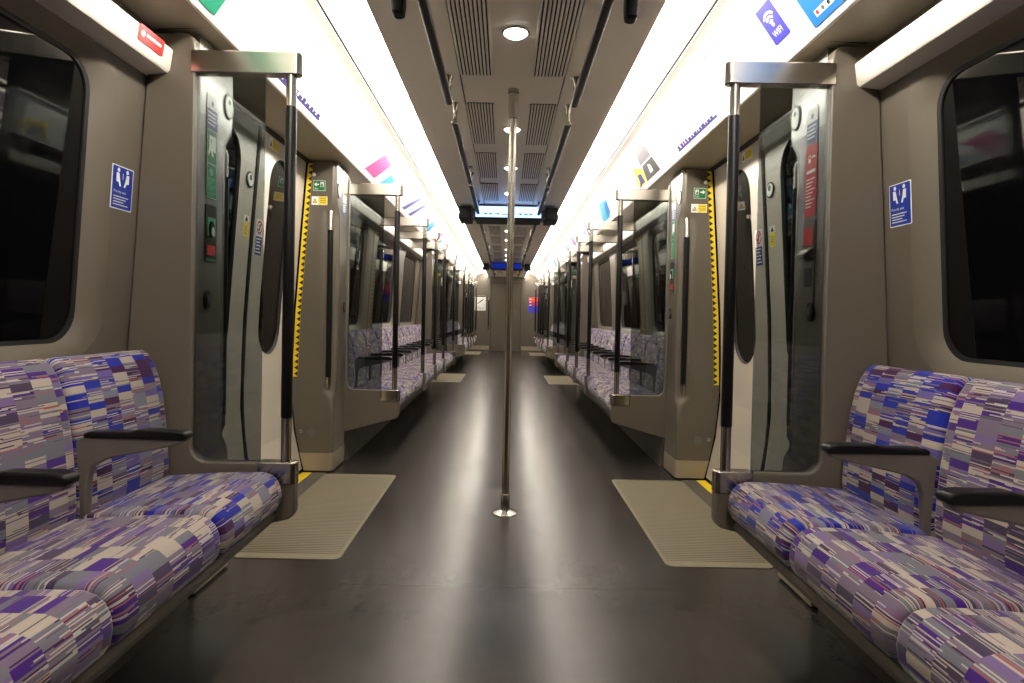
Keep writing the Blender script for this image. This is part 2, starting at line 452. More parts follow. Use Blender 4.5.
# ---- end walls
mb = MB()
for s in (-1, 1):
    mb.s = s
    mb.box(.462, 1.45, YE, YE + .06, 0, 2.40); mb.box(0, .462, YE, YE + .06, 2.08, 2.40)
mb.s = 1
mb.box(-1.45, 1.45, YE + .055, YE + .10, 0, 2.4)
struct(mb.build('wall_end', M_wall), 'taupe end wall of the carriage either side of the closed end door', 'wall')
mb = MB(); mb.box(-1.45, 1.45, YB - .06, YB, 0, 2.4)
struct(mb.build('wall_back', M_wall), 'plain taupe partition behind the camera', 'wall')
o = MB(); o.box(-.445, .445, YE + .02, YE + .05, .012, 2.065)
d13 = o.build('door_13', M_wall, None, (0, YE + .02, 0), .004)
struct(d13, 'closed taupe door in the end wall at the far end of the aisle', 'door')
mb = MB()
mb.box(-.46, -.447, YE + .004, YE + .05, 0, 2.08); mb.box(.447, .46, YE + .004, YE + .05, 0, 2.08); mb.box(-.46, .46, YE + .004, YE + .05, 2.067, 2.08)
mb.build('door_seal', M_rubber, d13, d13.location)
mb = MB(); mb.box(.24, .36, YE + .008, YE + .02, 1.10, 1.26); mb.box(.25, .35, YE + .006, YE + .02, .98, 1.03)
mb.build('vent_plate', M_grey, d13, d13.location, .003)
for s in (-1, 1):
    mb = MB(s); mb.box(.49, 1.12, YE - .006, YE - .0005, .03, .15)
    n += 1
    struct(mb.build('trim_%d' % n, M_kick, None, (0, 0, 0), .002), 'steel kick plate at the foot of the end wall, %s of the door' % SIDE[s], 'kick plate')
sg = Sign((-.78, YE - .0005, 1.45), (1, 0, 0), (0, 0, 1)).plate(rrect(-.17, .17, -.23, .23, .01, 2), M_sign)
sg.rect(-.165, .165, .185, .225, M_ink).poly([(-.09, -.02), (-.06, -.02), (.10, .10), (.10, .12), (.03, .09)], M_adgrey).rect(-.14, .02, -.13, -.12, M_adgrey).rect(-.14, .10, -.17, -.16, M_adgrey)
tag(sg.build('map_poster'), 'white map poster with a black heading on the end wall, left of the end door', 'poster')
sg = Sign((.87, YE - .0005, 1.42), (1, 0, 0), (0, 0, 1)).plate(rrect(-.18, .18, -.24, .24, .01, 2), M_wifi)
sg.rect(-.17, .17, .10, .235, M_orange).poly([(-.17, .10), (.17, .10), (.05, -.06), (-.10, -.02)], M_magenta).up()
for k in range(3): sg.rect(-.16, -.09, .16 - .09 * k, .19 - .09 * k, M_sign)
sg.circ(.07, .02, .05, M_pink)
tag(sg.build('colour_poster'), 'red and purple poster on the end wall, right of the end door', 'poster')
r = thing('wall_grab_rail', 'black upright grab rail on the end wall, left of the end door', 'grab rail', (-.52, YE, .62))
mb = MB(); mb.tube([(-.52, YE, .66), (-.52, YE - .05, .66), (-.52, YE - .055, .70), (-.52, YE - .055, 1.60), (-.52, YE - .05, 1.64), (-.52, YE, 1.64)], .016)
mb.build('rail', M_steel, r, r.location)
mb = MB(); mb.tube([(-.52, YE - .055, .76), (-.52, YE - .055, 1.54)], .02); mb.build('grip_sleeve', M_black, r, r.location)

# ------------------------------------------------------------------ lights
LY0 = -1.2
for s in (-1, 1):
    t = thing('cove_light', 'long white light strip running along the %s edge of the ceiling' % SIDE[s], 'light', (s * .58, LY0, 2.25), 'cove light strips')
    mb = MB(s)
    ys = [LY0 + (YE - .03 - LY0) * q / 96 for q in range(97)]
    mb.loft([[(x, y, z) for x, z in ((.577, 2.2575), (.583, 2.2595), (.596, 2.280), (.614, 2.322), (.613, 2.334), (.577, 2.334))] for y in ys])
    mb.build('diffuser', M_lamp, t, t.location)
    mb = MB(s); mb.box(.5745, .62, LY0 - .01, YE - .01, 2.336, 2.358); mb.build('lamp_housing', M_white, t, t.location)

def downlight():
    t = thing('ceiling_downlight', '', 'light', (0, 0, 2.26), 'ceiling downlights')
    mb = MB(); mb.lathe((0, 0), [(.056, 2.262), (.058, 2.256), (.052, 2.252), (.049, 2.262)]); mb.build('trim_ring', M_chrome, t, t.location)
    mb = MB(); mb.lathe((0, 0), [(.049, 2.26), (.048, 2.25), (.040, 2.243), (.022, 2.238), (.004, 2.237)]); mb.build('lens', M_down, t, t.location)
    return t
dl0 = downlight()
DL = [2.56, 3.87, 4.87, 5.87, 7.45, 8.45, 9.46, 10.76, 11.77, 12.77, 14.35, 15.35]
for k, y in enumerate(DL):
    t = dl0 if k == 0 else copy_tree(dl0)
    t.location = (.008, y, 2.26)
    t['label'] = 'round white ceiling downlight, %s one along the aisle ceiling' % ORD[k]

def vent():
    t = thing('ceiling_vent', '', 'vent', (0, 0, 2.26), 'ceiling vents')
    mb = MB(); mb.prism(rrect(-.079, .079, -.405, .405, .022, 5), 'z', 2.2572, 2.2597); mb.build('backing', M_dark, t, (0, 0, 2.26))
    mb = MB()
    for k in range(10):
        x = -.0765 + .017 * k
        e = .012 if k in (0, 9) else 0.0
        mb.box(x - .0054, x + .0054, -.404 + e, .404 - e, 2.2515, 2.2578)
    mb.build('slats', M_ceil, t, (0, 0, 2.26), .0025, 35, 1)
    return t
v0 = None; VY = [(0, [2.45 + .405])] + [(k, [q + .405 for q in (-3.25, -2.22, -1.2, .38, 1.42, 2.45)]) for k in (1, 2)]
for s in (-1, 1):
    k = 0
    for ci, offs in VY:
        for q in offs:
            y = BAY[ci] + q
            if v0 is None: t = v0 = vent()
            else: t = copy_tree(v0)
            t.location = (s * .1785, y, 2.26)
            t['label'] = 'slatted taupe ceiling vent, %s in the row %s of the downlights' % (ORD[k], SIDE[s])
            k += 1

# ------------------------------------------------------------------ seats
def offset_poly(poly, e):
    out = []; n_ = len(poly)
    area = sum(poly[i][0] * poly[(i + 1) % n_][1] - poly[(i + 1) % n_][0] * poly[i][1] for i in range(n_))
    sg_ = 1 if area > 0 else -1
    for i in range(n_):
        p, a, b = Vector(poly[i]), Vector(poly[i - 1]), Vector(poly[(i + 1) % n_])
        d = (b - a).normalized(); nrm = Vector((-d.y, d.x)) * sg_
        out.append(tuple(p + nrm * e))
    return out
def puff(mb, prof, y0, y1, r):
    """closed (x, z) profile swept along y with rounded ends; carries UVs in metres"""
    st = []
    for k in range(6):
        a = PI / 2 * k / 5
        st.append((y0 + r * (1 - math.sin(a)), r * (1 - math.cos(a))))
    st = [(y0 + r * (1 - math.cos(PI / 2 * k / 5)), r * (1 - math.sin(PI / 2 * k / 5))) for k in range(6)]
    st += [(y0 + (y1 - y0) * t, 0) for t in (.3, .5, .7)]
    st += [(y1 - (y - y0), e) for y, e in st[:6][::-1]]
    L_ = [0.0]
    P = prof + [prof[0]]
    for a, b in zip(P, P[1:]): L_.append(L_[-1] + math.dist(a, b))
    ids = []
    for y, e in st:
        q = offset_poly(prof, e); q = q + [q[0]]
        ids.append([mb.v((x, y, z), (y, L_[i])) for i, (x, z) in enumerate(q)])
    for a, b in zip(ids, ids[1:]):
        for k in range(len(prof)): mb.face((a[k], a[k + 1], b[k + 1], b[k]))
    mb.face(ids[0][:-1][::-1]); mb.face(ids[-1][:-1])
PITCH = 0.4735
CUSH = [(1.19, .352), (1.02, .348), (.87, .343), (.825, .347), (.802, .360), (.790, .382), (.786, .408), (.790, .436), (.802, .462), (.822, .480), (.85, .489), (.92, .489), (1.0, .485), (1.1, .478), (1.19, .470)]
BACK = [(1.195, .44), (1.186, .50), (1.190, .58), (1.198, .67), (1.209, .75), (1.222, .81), (1.24, .862), (1.262, .897), (1.285, .912), (1.308, .908), (1.326, .885), (1.338, .84), (1.346, .66), (1.35, .44)]
def make_seat(s, cloth, arm, w):
    t = thing('train_seat', '', 'seat', (s * .98, 0, .345))
    org = tuple(t.location)
    mb = MB(s); puff(mb, CUSH, .003, w - .003, .022); mb.build('cushion', cloth, t, org, 0, 60)
    mb = MB(s); puff(mb, BACK, .005, w - .005, .020); mb.build('backrest', cloth, t, org, 0, 60)
    if arm:
        mb = MB(s)
        prof = [(1.225, .46), (1.183, .46), (1.178, .575), (1.165, .605), (1.12, .628), (.935, .668), (.908, .676), (.908, .690), (1.185, .690), (1.215, .675)]
        mb.prism([(a_, b_ + (.003 if b_ > .6 else 0)) for a_, b_ in prof], 'y', .008, .040)
        a = mb.build('armrest', M_grey, t, org, .005)
        mb = MB(s)
        prof = [(.884, .684), (.880, .697), (.886, .708), (.91, .713), (1.03, .713), (1.06, .706), (1.17, .705), (1.185, .700), (1.187, .688)]
        mb.prism([(a_ + (.016 if a_ < 1 else 0), b_ + .003) for a_, b_ in prof], 'y', .001, .045)
        mb.build('arm_pad', M_black, a, org, .007, 35, 3)
    return t
ROWS = [(0, 2.125 - 4 * .456, 4, .456), (1, 4.2925, 10, PITCH), (2, 11.1925, 10, PITCH)]
for s in (-1, 1):
    protos = {}
    for ci, y0, cnt, pt in ROWS:
        for k in range(cnt):
            pri = (ci == 0 and k == cnt - 1) or (ci > 0 and k in (0, cnt - 1))
            arm = not (ci > 0 and k == 0)
            key = (pri, arm, pt)
            if key not in protos: t = protos[key] = make_seat(s, M_priority if pri else M_moquette, arm, pt)
            else: t = copy_tree(protos[key])
            t.location = (s * .98, y0 + k * pt, .345)
            if ci == 0:
                q = cnt - 1 - k
                t['label'] = ('blue and cream patterned seat beside the near glass screen, %s row' % SIDE[s]) if q == 0 else \
                    '%s patterned seat, %s from the near glass screen in the near %s row' % ('purple and cream', ORD[q], SIDE[s])
                t['group'] = 'seats in the near %s row' % SIDE[s]
            else:
                where = ('middle', 'far')[ci - 1]
                t['label'] = '%s patterned seat, %s in the %s %s row counted away from the camera' % ('blue and cream' if pri else 'purple and cream', ORD[k], where, SIDE[s])
                t['group'] = 'seats in the %s %s row' % (where, SIDE[s])
    for ci, y0, cnt, pt in ROWS:
        w = ('near', 'middle', 'far')[ci]
        y1 = y0 + cnt * pt
        t = thing('bench_frame', 'grey metal frame carrying the cushions of the %s %s row of seats' % (w, SIDE[s]), 'bench frame', (s * .98, y0, .30), 'bench frames')
        mb = MB(s); mb.prism([(.822, .342), (.815, .325), (.822, .306), (.86, .300), (.87, .342)], 'y', y0, y1)
        mb.build('front_rail', M_under, t, t.location, .003)
        for k in range(0, cnt, 3):
            yy = y0 + k * pt + .22
            mb = MB(s); mb.prism([(.86, .342), (.86, .31), (1.15, .21), (1.15, .342)], 'y', yy - .02, yy + .02)
            mb.build('bracket', M_grey, t, t.location)

# ------------------------------------------------------------------ grab poles and glass draught screens
def top_bar(mb, x_in, x_out):
    r = .022
    pts = [(x_out, -r)] + [(x_in + r - r * math.cos(a), -r * math.sin(a) if False else -r + r * (1 - math.cos(a)) * 0) for a in ()]
    ring = [(x_out, r), (x_out, -r)]
    for k in range(9):
        a = -PI / 2 - PI * k / 8
        ring.append((x_in + r + r * math.cos(a), r * math.sin(a)))
    zs = [(1.893, .004), (1.897, 0), (1.968, 0), (1.973, .004)]
    rings = []
    for z, e in zs:
        q = offset_poly(ring, e) if e else ring
        rings.append([(x, y, z) for x, y in q])
    mb.loft(rings)
XP = .790
def pole_parts(t, s, y):
    org = tuple(t.location)
    mb = MB(s, y); mb.tube([(XP, 0, .50), (XP, 0, 1.90)], .018, 16); p = mb.build('pole', M_steel, t, org)
    mb = MB(s, y); mb.tube([(XP, 0, .674), (XP, 0, .678), (XP, 0, 1.781), (XP, 0, 1.785)], [.018, .0198, .0198, .018], 16); mb.build('grip_sleeve', M_black, p, org)
def screen(s, Y, f, label):
    """f = +1 when the doorway lies beyond the screen (seen from the camera), -1 when before it"""
    t = thing('draught_screen', label, 'screen', (s * XP, Y, .3), 'glass draught screens beside the doors')
    org = tuple(t.location)
    mb = MB(s, Y, f)
    inner = [(1.07 + .055 * math.sin(a), .514 + .055 * (1 - math.cos(a))) for a in [PI / 2 * k / 6 for k in range(7)]]
    poly = [(1.36, .215), (1.13, .215), (.83, .298), (.775, .312), (.757, .325), (.752, .345), (.752, .50), (.757, .511), (.77, .514)] + inner + \
           [(1.125, 1.985), (1.132, 2.015), (1.152, 2.034), (1.185, 2.036), (1.205, 2.03), (1.286, 2.03), (1.296, 1.88), (1.353, .94), (1.36, .80)]
    mb.loft([[(x, y, z) for x, z in poly] for y in (-.018, .026)])
    mb.build('screen_panel', M_wall, t, org, .006, 35, 3)
    mb = MB(s, Y, f)
    mb.prism(rrect(.749, .89, -.0235, .0315, .018, 4), 'z', .437, .517)
    mb.build('end_cap', M_steel, t, org, .004)
    mb = MB(s, Y, f); mb.box(.883, 1.128, -.001, .007, .506, 1.9)
    g = mb.build('glass_pane', M_glass, t, org); g['label'] = 'clear tinted glass pane'
    mb = MB(s, Y, f); top_bar(mb, .752, 1.137); mb.build('top_bar', M_steel, t, org)
    pole_parts(t, s, Y)
def mid_pole(s, Y, label):
    t = thing('grab_pole', label, 'grab pole', (s * XP, Y, .3), 'grab poles along the seat fronts')
    org = tuple(t.location)
    mb = MB(s, Y); mb.prism(rrect(.755, .785, -.022, .022, .012, 4), 'z', .335, .505); mb.build('seat_bracket', M_grey, t, org, .004)
    mb = MB(s, Y); top_bar(mb, .754, 1.236); mb.build('top_bar', M_steel, t, org)
    pole_parts(t, s, Y)
for s in (-1, 1):
    screen(s, 2.15, 1, 'glass screen with steel bar and black pole at the end of the near %s row' % SIDE[s])
    screen(s, 4.265, -1, 'glass screen with black pole at the near end of the middle %s row' % SIDE[s])
    screen(s, 9.055, 1, 'glass screen with black pole at the far end of the middle %s row' % SIDE[s])
    screen(s, 11.165, -1, 'glass screen with black pole at the near end of the far %s row' % SIDE[s])
    screen(s, 15.955, 1, 'glass screen with black pole at the far end of the far %s row' % SIDE[s])
    for ci, w in ((1, 'middle'), (2, 'far')):
        for k, q in enumerate((3, 5, 7)):
            mid_pole(s, ROWS[ci][1] + q * PITCH, '%s black and steel pole standing on the seat fronts of the %s %s row' % (('first', 'second', 'third')[k], w, SIDE[s]))

# aisle pole
t = thing('aisle_pole', 'tall steel pole standing from floor to ceiling in the middle of the aisle', 'pole', (.008, 3.21, 0))
mb = MB(); mb.lathe((.008, 3.21), [(.070, 0.0005), (.0695, .004), (.054, .011), (.026, .017), (.024, .018)]); mb.build('floor_flange', M_chrome, t, t.location)
mb = MB(); mb.lathe((.008, 3.21), [(.023, .014), (.024, .018), (.024, .098), (.022, .103), (.019, .105), (.019, 2.0), (.019, 2.19)], 20); mb.build('pole', M_steel, t, t.location)
mb = MB(); mb.lathe((.008, 3.21), [(.019, 2.105), (.025, 2.108), (.025, 2.238), (.029, 2.240), (.029, 2.2595)], 20); mb.build('ceiling_collar', M_steel, t, t.location)

# ------------------------------------------------------------------ door pillars
CH = [(0, .03), (.42, .03), (.50, .045), (.545, .10), (.60, .105), (1.66, .105), (1.72, .10), (1.765, .05), (1.80, .03), (2.05, .03)]
def pillar(s, Y, f, label, kind):
    """Y = screen side; the pillar grows by .29 along f towards the doorway"""
    D = .29; XI = 1.135
    t = thing('door_pillar', label, 'door pillar', (s * 1.24, Y, 0), 'pillars beside the doors')
    org = tuple(t.location)
    def ring(z, e=0.0, ztop=None):
        c = lerp_tab(CH, z); pts = [(min(xb(z) - .012, 1.42), 0), (XI - e, 0)]
        for k in range(7):
            a = PI / 2 * k / 6
            pts.append((XI + c - (c + e) * math.cos(a), D - c + (c + e) * math.sin(a)))
        pts += [(xb(z) - .012, D + e)]
        return [(x, y, z) for x, y in pts]
    zs = [.012, .06, .13, .2, .3, .42, .46, .50, .525, .545, .57, .60, .8, 1.05, 1.3, 1.5, 1.66, 1.69, 1.72, 1.745, 1.765, 1.785, 1.80, 1.85, 1.95, 2.0, 2.048]
    mb = MB(s, Y, f); mb.loft([ring(z) for z in zs])
    for q in range(len(zs) - 1): mb.MI[q * 10 + 1] = 1
    mb.build('pillar_body', [M_pillar, M_silver], t, org, 0, 50)
    mb = MB(s, Y, f); mb.loft([ring(z, .003) for z in (.012, .05, .09, .128)]); mb.build('kick_plate', M_kick, t, org, 0, 50)
    mb = MB(s, Y, f)
    mb.tube([(1.20, .245, .56), (1.178, .268, .56), (1.172, .276, .585), (1.172, .276, 1.69), (1.178, .268, 1.715), (1.20, .245, 1.715)], .0155)
    mb.build('grab_rail', M_steel, t, org)
    mb = MB(s, Y, f); mb.tube([(1.172, .276, .63), (1.172, .276, 1.60)], .0185); mb.build('rail_sleeve', M_black, t, org)
    # hazard strip on the door edge, follows the curve of the body side
    mb = MB(s, Y, f); zz = [.63 + 1.40 * k / 35 for k in range(36)]
    for a, b in zip(zz, zz[1:]):
        x0a, x1a, x0b, x1b = xb(a) - .049, xb(a) - .015, xb(b) - .049, xb(b) - .015
        mb.quad((x0a, D + .0015, a), (x1a, D + .0015, a), (x1b, D + .0015, b), (x0b, D + .0015, b), 0)
        mb.face([mb.v((x0a + .001, D + .002, a + .003)), mb.v((x0b + .001, D + .002, b - .003)), mb.v((x0a + .025, D + .002, (a + b) / 2))], 1)
    mb.build('hazard_strip', [M_yellow, M_ink], t, org)
    # aisle face: speaker disc, lock, signs and emergency equipment
    fx = XI - .0005
    mb = MB(s, Y, f); mb.disc((XI, .225, 1.868), .038, -.004, 'x', 28, 0, .050); mb.disc((XI - .004, .225, 1.868), .030, -.002, 'x', 24, 1, .042); mb.disc((XI - .006, .225, 1.885), .010, -.001, 'x', 12, 2)
    mb.build('speaker_disc', [M_ink, M_sign, M_adgrey], t, org)
    mb = MB(s, Y, f); mb.disc((XI, .068, 1.095), .024, -.008, 'x', 24, 0, .036); mb.disc((XI - .008, .068, 1.095), .012, -.004, 'x', 16, 1, .018)
    mb.build('square_key_lock', [M_ink, M_grey2], t, org)
    def face_sign(y, z): return Sign((s * fx, Y + f * y, z), (0, -s, 0), (0, 0, 1))
    yc = .093
    sg = face_sign(yc, 1.805).plate(rrect(-.04, .04, -.07, .06, .004, 2), M_sign)
    sg.circ(0, .028, .010, M_navy).rect(-.04, .04, -.07, .005, M_navy).up()
    for q in range(4): sg.rect(-.034, .03 - .008 * (q % 2), -.012 - .014 * q, -.006 - .014 * q, M_sign)
    sg.build('blue_notice', t, org)
    if kind == 'green':
        sg = face_sign(yc, 1.605).plate(rrect(-.04, .04, -.13, .13, .004, 2), M_green)
        for q in ((-.037, .037, .125, .127), (-.037, .037, -.127, -.125), (-.037, -.035, -.127, .127), (.035, .037, -.127, .127), (-.037, .037, .0, .002)): sg.rect(*q, M_sign)
        sg.rect(-.005, .028, .05, .108, M_sign); sg.circ(-.012, .10, .009, M_sign); sg.poly([(-.026, .09), (-.012, .09), (.0, .06), (.012, .03), (.002, .03), (-.012, .052), (-.024, .03), (-.03, .036), (-.02, .062)], M_sign)
        sg.circ(-.004, -.03, .014, M_green2)
        for q in range(8): sg.rect(-.03, .028 - .010 * (q % 3), -.055 - .009 * q, -.051 - .009 * q, M_green2)
        sg.build('green_exit_notice', t, org)
        mb = MB(s, Y, f); mb.prism(rrect(yc - .043, yc + .043, 1.235, 1.452, .01, 4), 'x', XI + .01, XI - .003, 0)
        mb.box(XI - .0045, XI - .003, yc - .030, yc + .03, 1.335, 1.405, 1); mb.box(XI - .0045, XI - .003, yc - .030, yc + .03, 1.262, 1.300, 2)
        mb.disc((XI - .0045, yc - .004, 1.36), .018, -.006, 'x', 16, 0, .03); mb.disc((XI - .0105, yc - .004, 1.352), .009, -.003, 'x', 12, 3, .016)
        mb.box(XI - .0042, XI - .003, yc - .036, yc + .036, 1.240, 1.250, 4)
        mb.build('emergency_door_release', [M_ink, M_green2, M_red, M_sign, M_green], t, org)
    elif kind == 'red':
        sg = face_sign(yc, 1.59).plate(rrect(-.043, .043, -.135, .135, .004, 2), M_red)
        sg.arc(-.012, .088, .008, .012, 0, 2 * PI * .98, M_sign, n=16); sg.poly([(-.022, .07), (-.002, .07), (-.006, .085), (-.018, .085)], M_sign); sg.rect(.006, .03, .085, .092, M_sign)
        sg.rect(-.032, .03, .030, .042, M_sign)
        for q in range(9): sg.rect(-.034, .03 - .012 * (q % 3), .005 - .013 * q, .009 - .013 * q, M_sign)
        sg.build('red_alarm_notice', t, org)
        mb = MB(s, Y, f)
        mb.prism(rrect(yc - .045, yc + .045, 1.12, 1.44, .006, 3), 'x', XI + .01, XI - .004, 0)
        mb.box(XI - .006, XI - .004, yc - .034, yc + .034, 1.345, 1.415, 1)
        mb.loft([[(XI - .004, y, z) for y, z in ((yc - .040, 1.30), (yc + .04, 1.30), (yc + .04, 1.335), (yc - .04, 1.335))], [(XI - .040, y, z) for y, z in ((yc - .034, 1.298), (yc + .034, 1.298), (yc + .034, 1.308), (yc - .034, 1.308))]], 2)
        mb.box(XI - .0055, XI - .004, yc - .025, yc + .025, 1.19, 1.26, 3)
        mb.build('alarm_handle', [M_grey, M_red, M_steel, M_ink], t, org)
    if f < 0:        # door-side face that looks towards the camera
        yy = Y + f * (D + .0005)
        sg = Sign((s * 1.247, yy, 1.886), (1, 0, 0), (0, 0, 1)).plate(rrect(-.042, .042, -.036, .036, .004, 2), M_green)
        for q in ((-.040, .040, .032, .034), (-.040, .040, -.034, -.032), (-.040, -.038, -.034, .034), (.038, .040, -.034, .034)): sg.rect(*q, M_sign)
        d = s
        sg.poly([(d * .034, .008), (d * .018, .022), (d * .018, .012), (d * .002, .012), (d * .002, .003), (d * .018, .003), (d * .018, -.006)], M_sign)
        sg.rect(*sorted((-d * .008, -d * .030)), -.008, .024, M_sign).up(); sg.circ(-d * .018, .016, .004, M_green); sg.poly([(-d * .012, .010), (-d * .024, .010), (-d * .026, -.006), (-d * .011, -.006)], M_green)
        sg.text('Exit', -.018, -.020, .016, M_sign)
        sg.build('green_exit_sign', t, org)
        sg = Sign((s * 1.244, yy, 1.788), (1, 0, 0), (0, 0, 1)).plate(rrect(-.052, .052, -.028, .028, .003, 2), M_sign)
        sg.rect(-.006, .050, -.026, .026, M_signyel).poly([(-.044, -.016), (-.014, -.016), (-.029, .014)], M_ink).up()
        sg.poly([(-.039, -.013), (-.019, -.013), (-.029, .006)], M_signyel)
        for q in range(3): sg.rect(.002, .042, .012 - .012 * q, .015 - .012 * q, M_adgrey)
        sg.build('yellow_warning_label', t, org)
        mb = MB(s, Y, f); mb.disc((1.283, D, 1.958), .012, .004, 'y', 14, 0); mb.disc((1.250, D, 1.956), .008, .003, 'y', 12, 1)
        mb.build('indicator_lamps', [M_sign, M_adgrey], t, org)
        mb = MB(s, Y, f); mb.disc((1.275, D, .265), .030, .003, 'y', 20, 0); mb.disc((1.275, D + .003, .265), .018, .002, 'y', 16, 3)
        mb.disc((1.345, D, .27), .012, .004, 'y', 14, 2); mb.disc((1.345, D + .004, .27), .006, .001, 'y', 10, 1)
        mb.build('inspection_caps', [M_grey2, M_navy, M_chrome, M_grey], t, org)
for s in (-1, 1):
    for k, d in enumerate(DOOR):
        w = ('first', 'second', 'third')[k]
        near = 'green' if s < 0 else 'red'; far = 'none' if s < 0 else 'green'
        lab = 'taupe pillar at the near edge of the %s %s doorway' % (w, SIDE[s])
        if k == 0: lab += ', with %s notice' % near
        pillar(s, d - 1.025, 1, lab, near)
        lab = 'taupe pillar with hazard strip at the far edge of the %s %s doorway' % (w, SIDE[s])
        pillar(s, d + 1.025, -1, lab, far)

# ------------------------------------------------------------------ doors
DN = 0
for s in (-1, 1):
    for k, dc in enumerate(DOOR):
        for f, side in ((-1, 'near'), (1, 'far')):
            DN += 1
            y0 = .004; y1 = .737
            X = lambda z: xb(z)
            mb = MB(s, dc, f)
            ho = (.185, .505, .80, 1.945, .158)
            holed_sheet(mb, X, y0, y1, .02, 2.045, ho, 8)
            mb.strip([(X(z), z) for z in [.02 + 2.025 * q / 16 for q in range(17)]], y0, y0 + .0001)
            # returns: edges of the leaf
            for yy in (y0, y1):
                zz = [.02 + 2.025 * q / 16 for q in range(17)]
                for a, b in zip(zz, zz[1:]): mb.quad((X(a), yy, a), (X(a) + .03, yy, a), (X(b) + .03, yy, b), (X(b), yy, b))
            o = mb.build('door_%d' % DN, M_cream, None, (s * 1.38, dc, 0), 0, 50)
            struct(o, 'cream sliding door leaf, %s half of the %s doorway on the %s side' % (side, ('first', 'second', 'third')[k], SIDE[s]), 'door')
            org = tuple(o.location)
            mb = MB(s, dc, f); frame_loft(mb, X, [(ho, 0), ((.193, .497, .808, 1.937, .150), .008), ((.197, .493, .812, 1.933, .147), .02)])
            mb.build('window_seal', M_rubber, o, org)
            mb = MB(s, dc, f); pane(mb, X, (.195, .495, .81, 1.935, .148), .014); mb.build('window_pane', M_doorpane, o, org)
            mb = MB(s, dc, f)
            zz = [.02 + 2.025 * q / 16 for q in range(17)]
            mb.loft([[(X(z) - .006, .0005, z), (X(z) - .006, .016, z), (X(z) + .02, .016, z), (X(z) + .02, .0005, z)] for z in zz])
            mb.build('edge_seal', M_rubber, o, org)
            up = Vector((-s * .07, 0, 1))
            def dsign(y, z): return Sign((s * (X(z) - .001), dc + f * y, z), (0, -s, 0), up)
            if f < 0:
                sg = dsign(.075, 1.50).plate(rrect(-.03, .03, -.055, .055, .003, 2), M_sign)
                sg.rect(-.028, .028, -.053, .02, M_signyel).poly([(-.02, .024), (.02, .024), (0, .052)], M_ink)
                for q in range(4): sg.rect(-.022, .02, -.005 - .012 * q, -.001 - .012 * q, M_adgrey)
                sg.build('yellow_warning_label', o, org)
                mb = MB(s, dc, f); mb.disc((X(1.74), .075, 1.74), .042, -.006, 'x', 24, 0); mb.disc((X(1.74) - .006, .075, 1.74), .033, -.002, 'x', 24, 1); mb.disc((X(1.74) - .008, .075, 1.75), .016, -.001, 'x', 16, 2)
                mb.build('indicator_disc', [M_ink, M_sign, M_adgrey], o, org)
            else:
                sg = dsign(.095, 1.50).plate(rrect(-.045, .045, -.14, .06, .004, 2), M_sign)
                sg.arc(0, .015, .027, .037, 0, 2 * PI * .99, M_red, n=24).rect(-.006, .006, -.005, .035, M_ink).up().poly([(-.024, -.004), (-.018, -.010), (.024, .034), (.018, .040)], M_red)
                sg.rect(-.043, .043, -.138, -.035, M_navy).up()
                for q in range(5): sg.rect(-.034, .03 - .012 * (q % 2), -.052 - .018 * q, -.045 - .018 * q, M_sign)
                sg.build('no_leaning_notice', o, org)
                sg = dsign(.20, 1.995).plate(rrect(-.07, .07, -.028, .028, .003, 2), M_sign)
                sg.rect(-.03, .068, -.026, .026, M_signyel).poly([(-.064, -.018), (-.036, -.018), (-.05, .014)], M_ink)
                for q in range(3): sg.rect(-.02, .06, .010 - .012 * q, .014 - .012 * q, M_adgrey)
                sg.build('header_label', o, org)

# ------------------------------------------------------------------ doorway mats
for s in (-1, 1):
    for k, dc in enumerate(DOOR[:2] + DOOR[2:]):
        ya, yb_ = dc - .665, dc + .70
        t = thing('doorway_mat', 'beige ribbed threshold mat on the floor of the %s doorway, %s side' % (('first', 'second', 'third')[k], SIDE[s]), 'mat', (s * .95, dc, 0), 'ribbed doorway mats')
        org = tuple(t.location)
        mb = MB(s); mb.prism(rrect(.70, 1.165, ya, yb_, .035, 5), 'z', .0005, .003)
        nr = int((yb_ - ya - .09) / .02)
        for q in range(nr):
            y = ya + .055 + .02 * q
            mb.prism([(y, .003), (y + .003, .0068), (y + .009, .0068), (y + .012, .003)], 'x', .715, 1.162)
        mb.build('ribbed_pad', M_mat, t, org)
        mb = MB(s); mb.box(1.166, 1.262, ya + .01, yb_ + .02, .0005, .003); mb.build('grey_strip', M_matdark, t, org)
        mb = MB(s); mb.box(1.263, 1.325, ya + .01, yb_ + .02, .0005, .003); mb.build('yellow_edge', M_yellow, t, org)

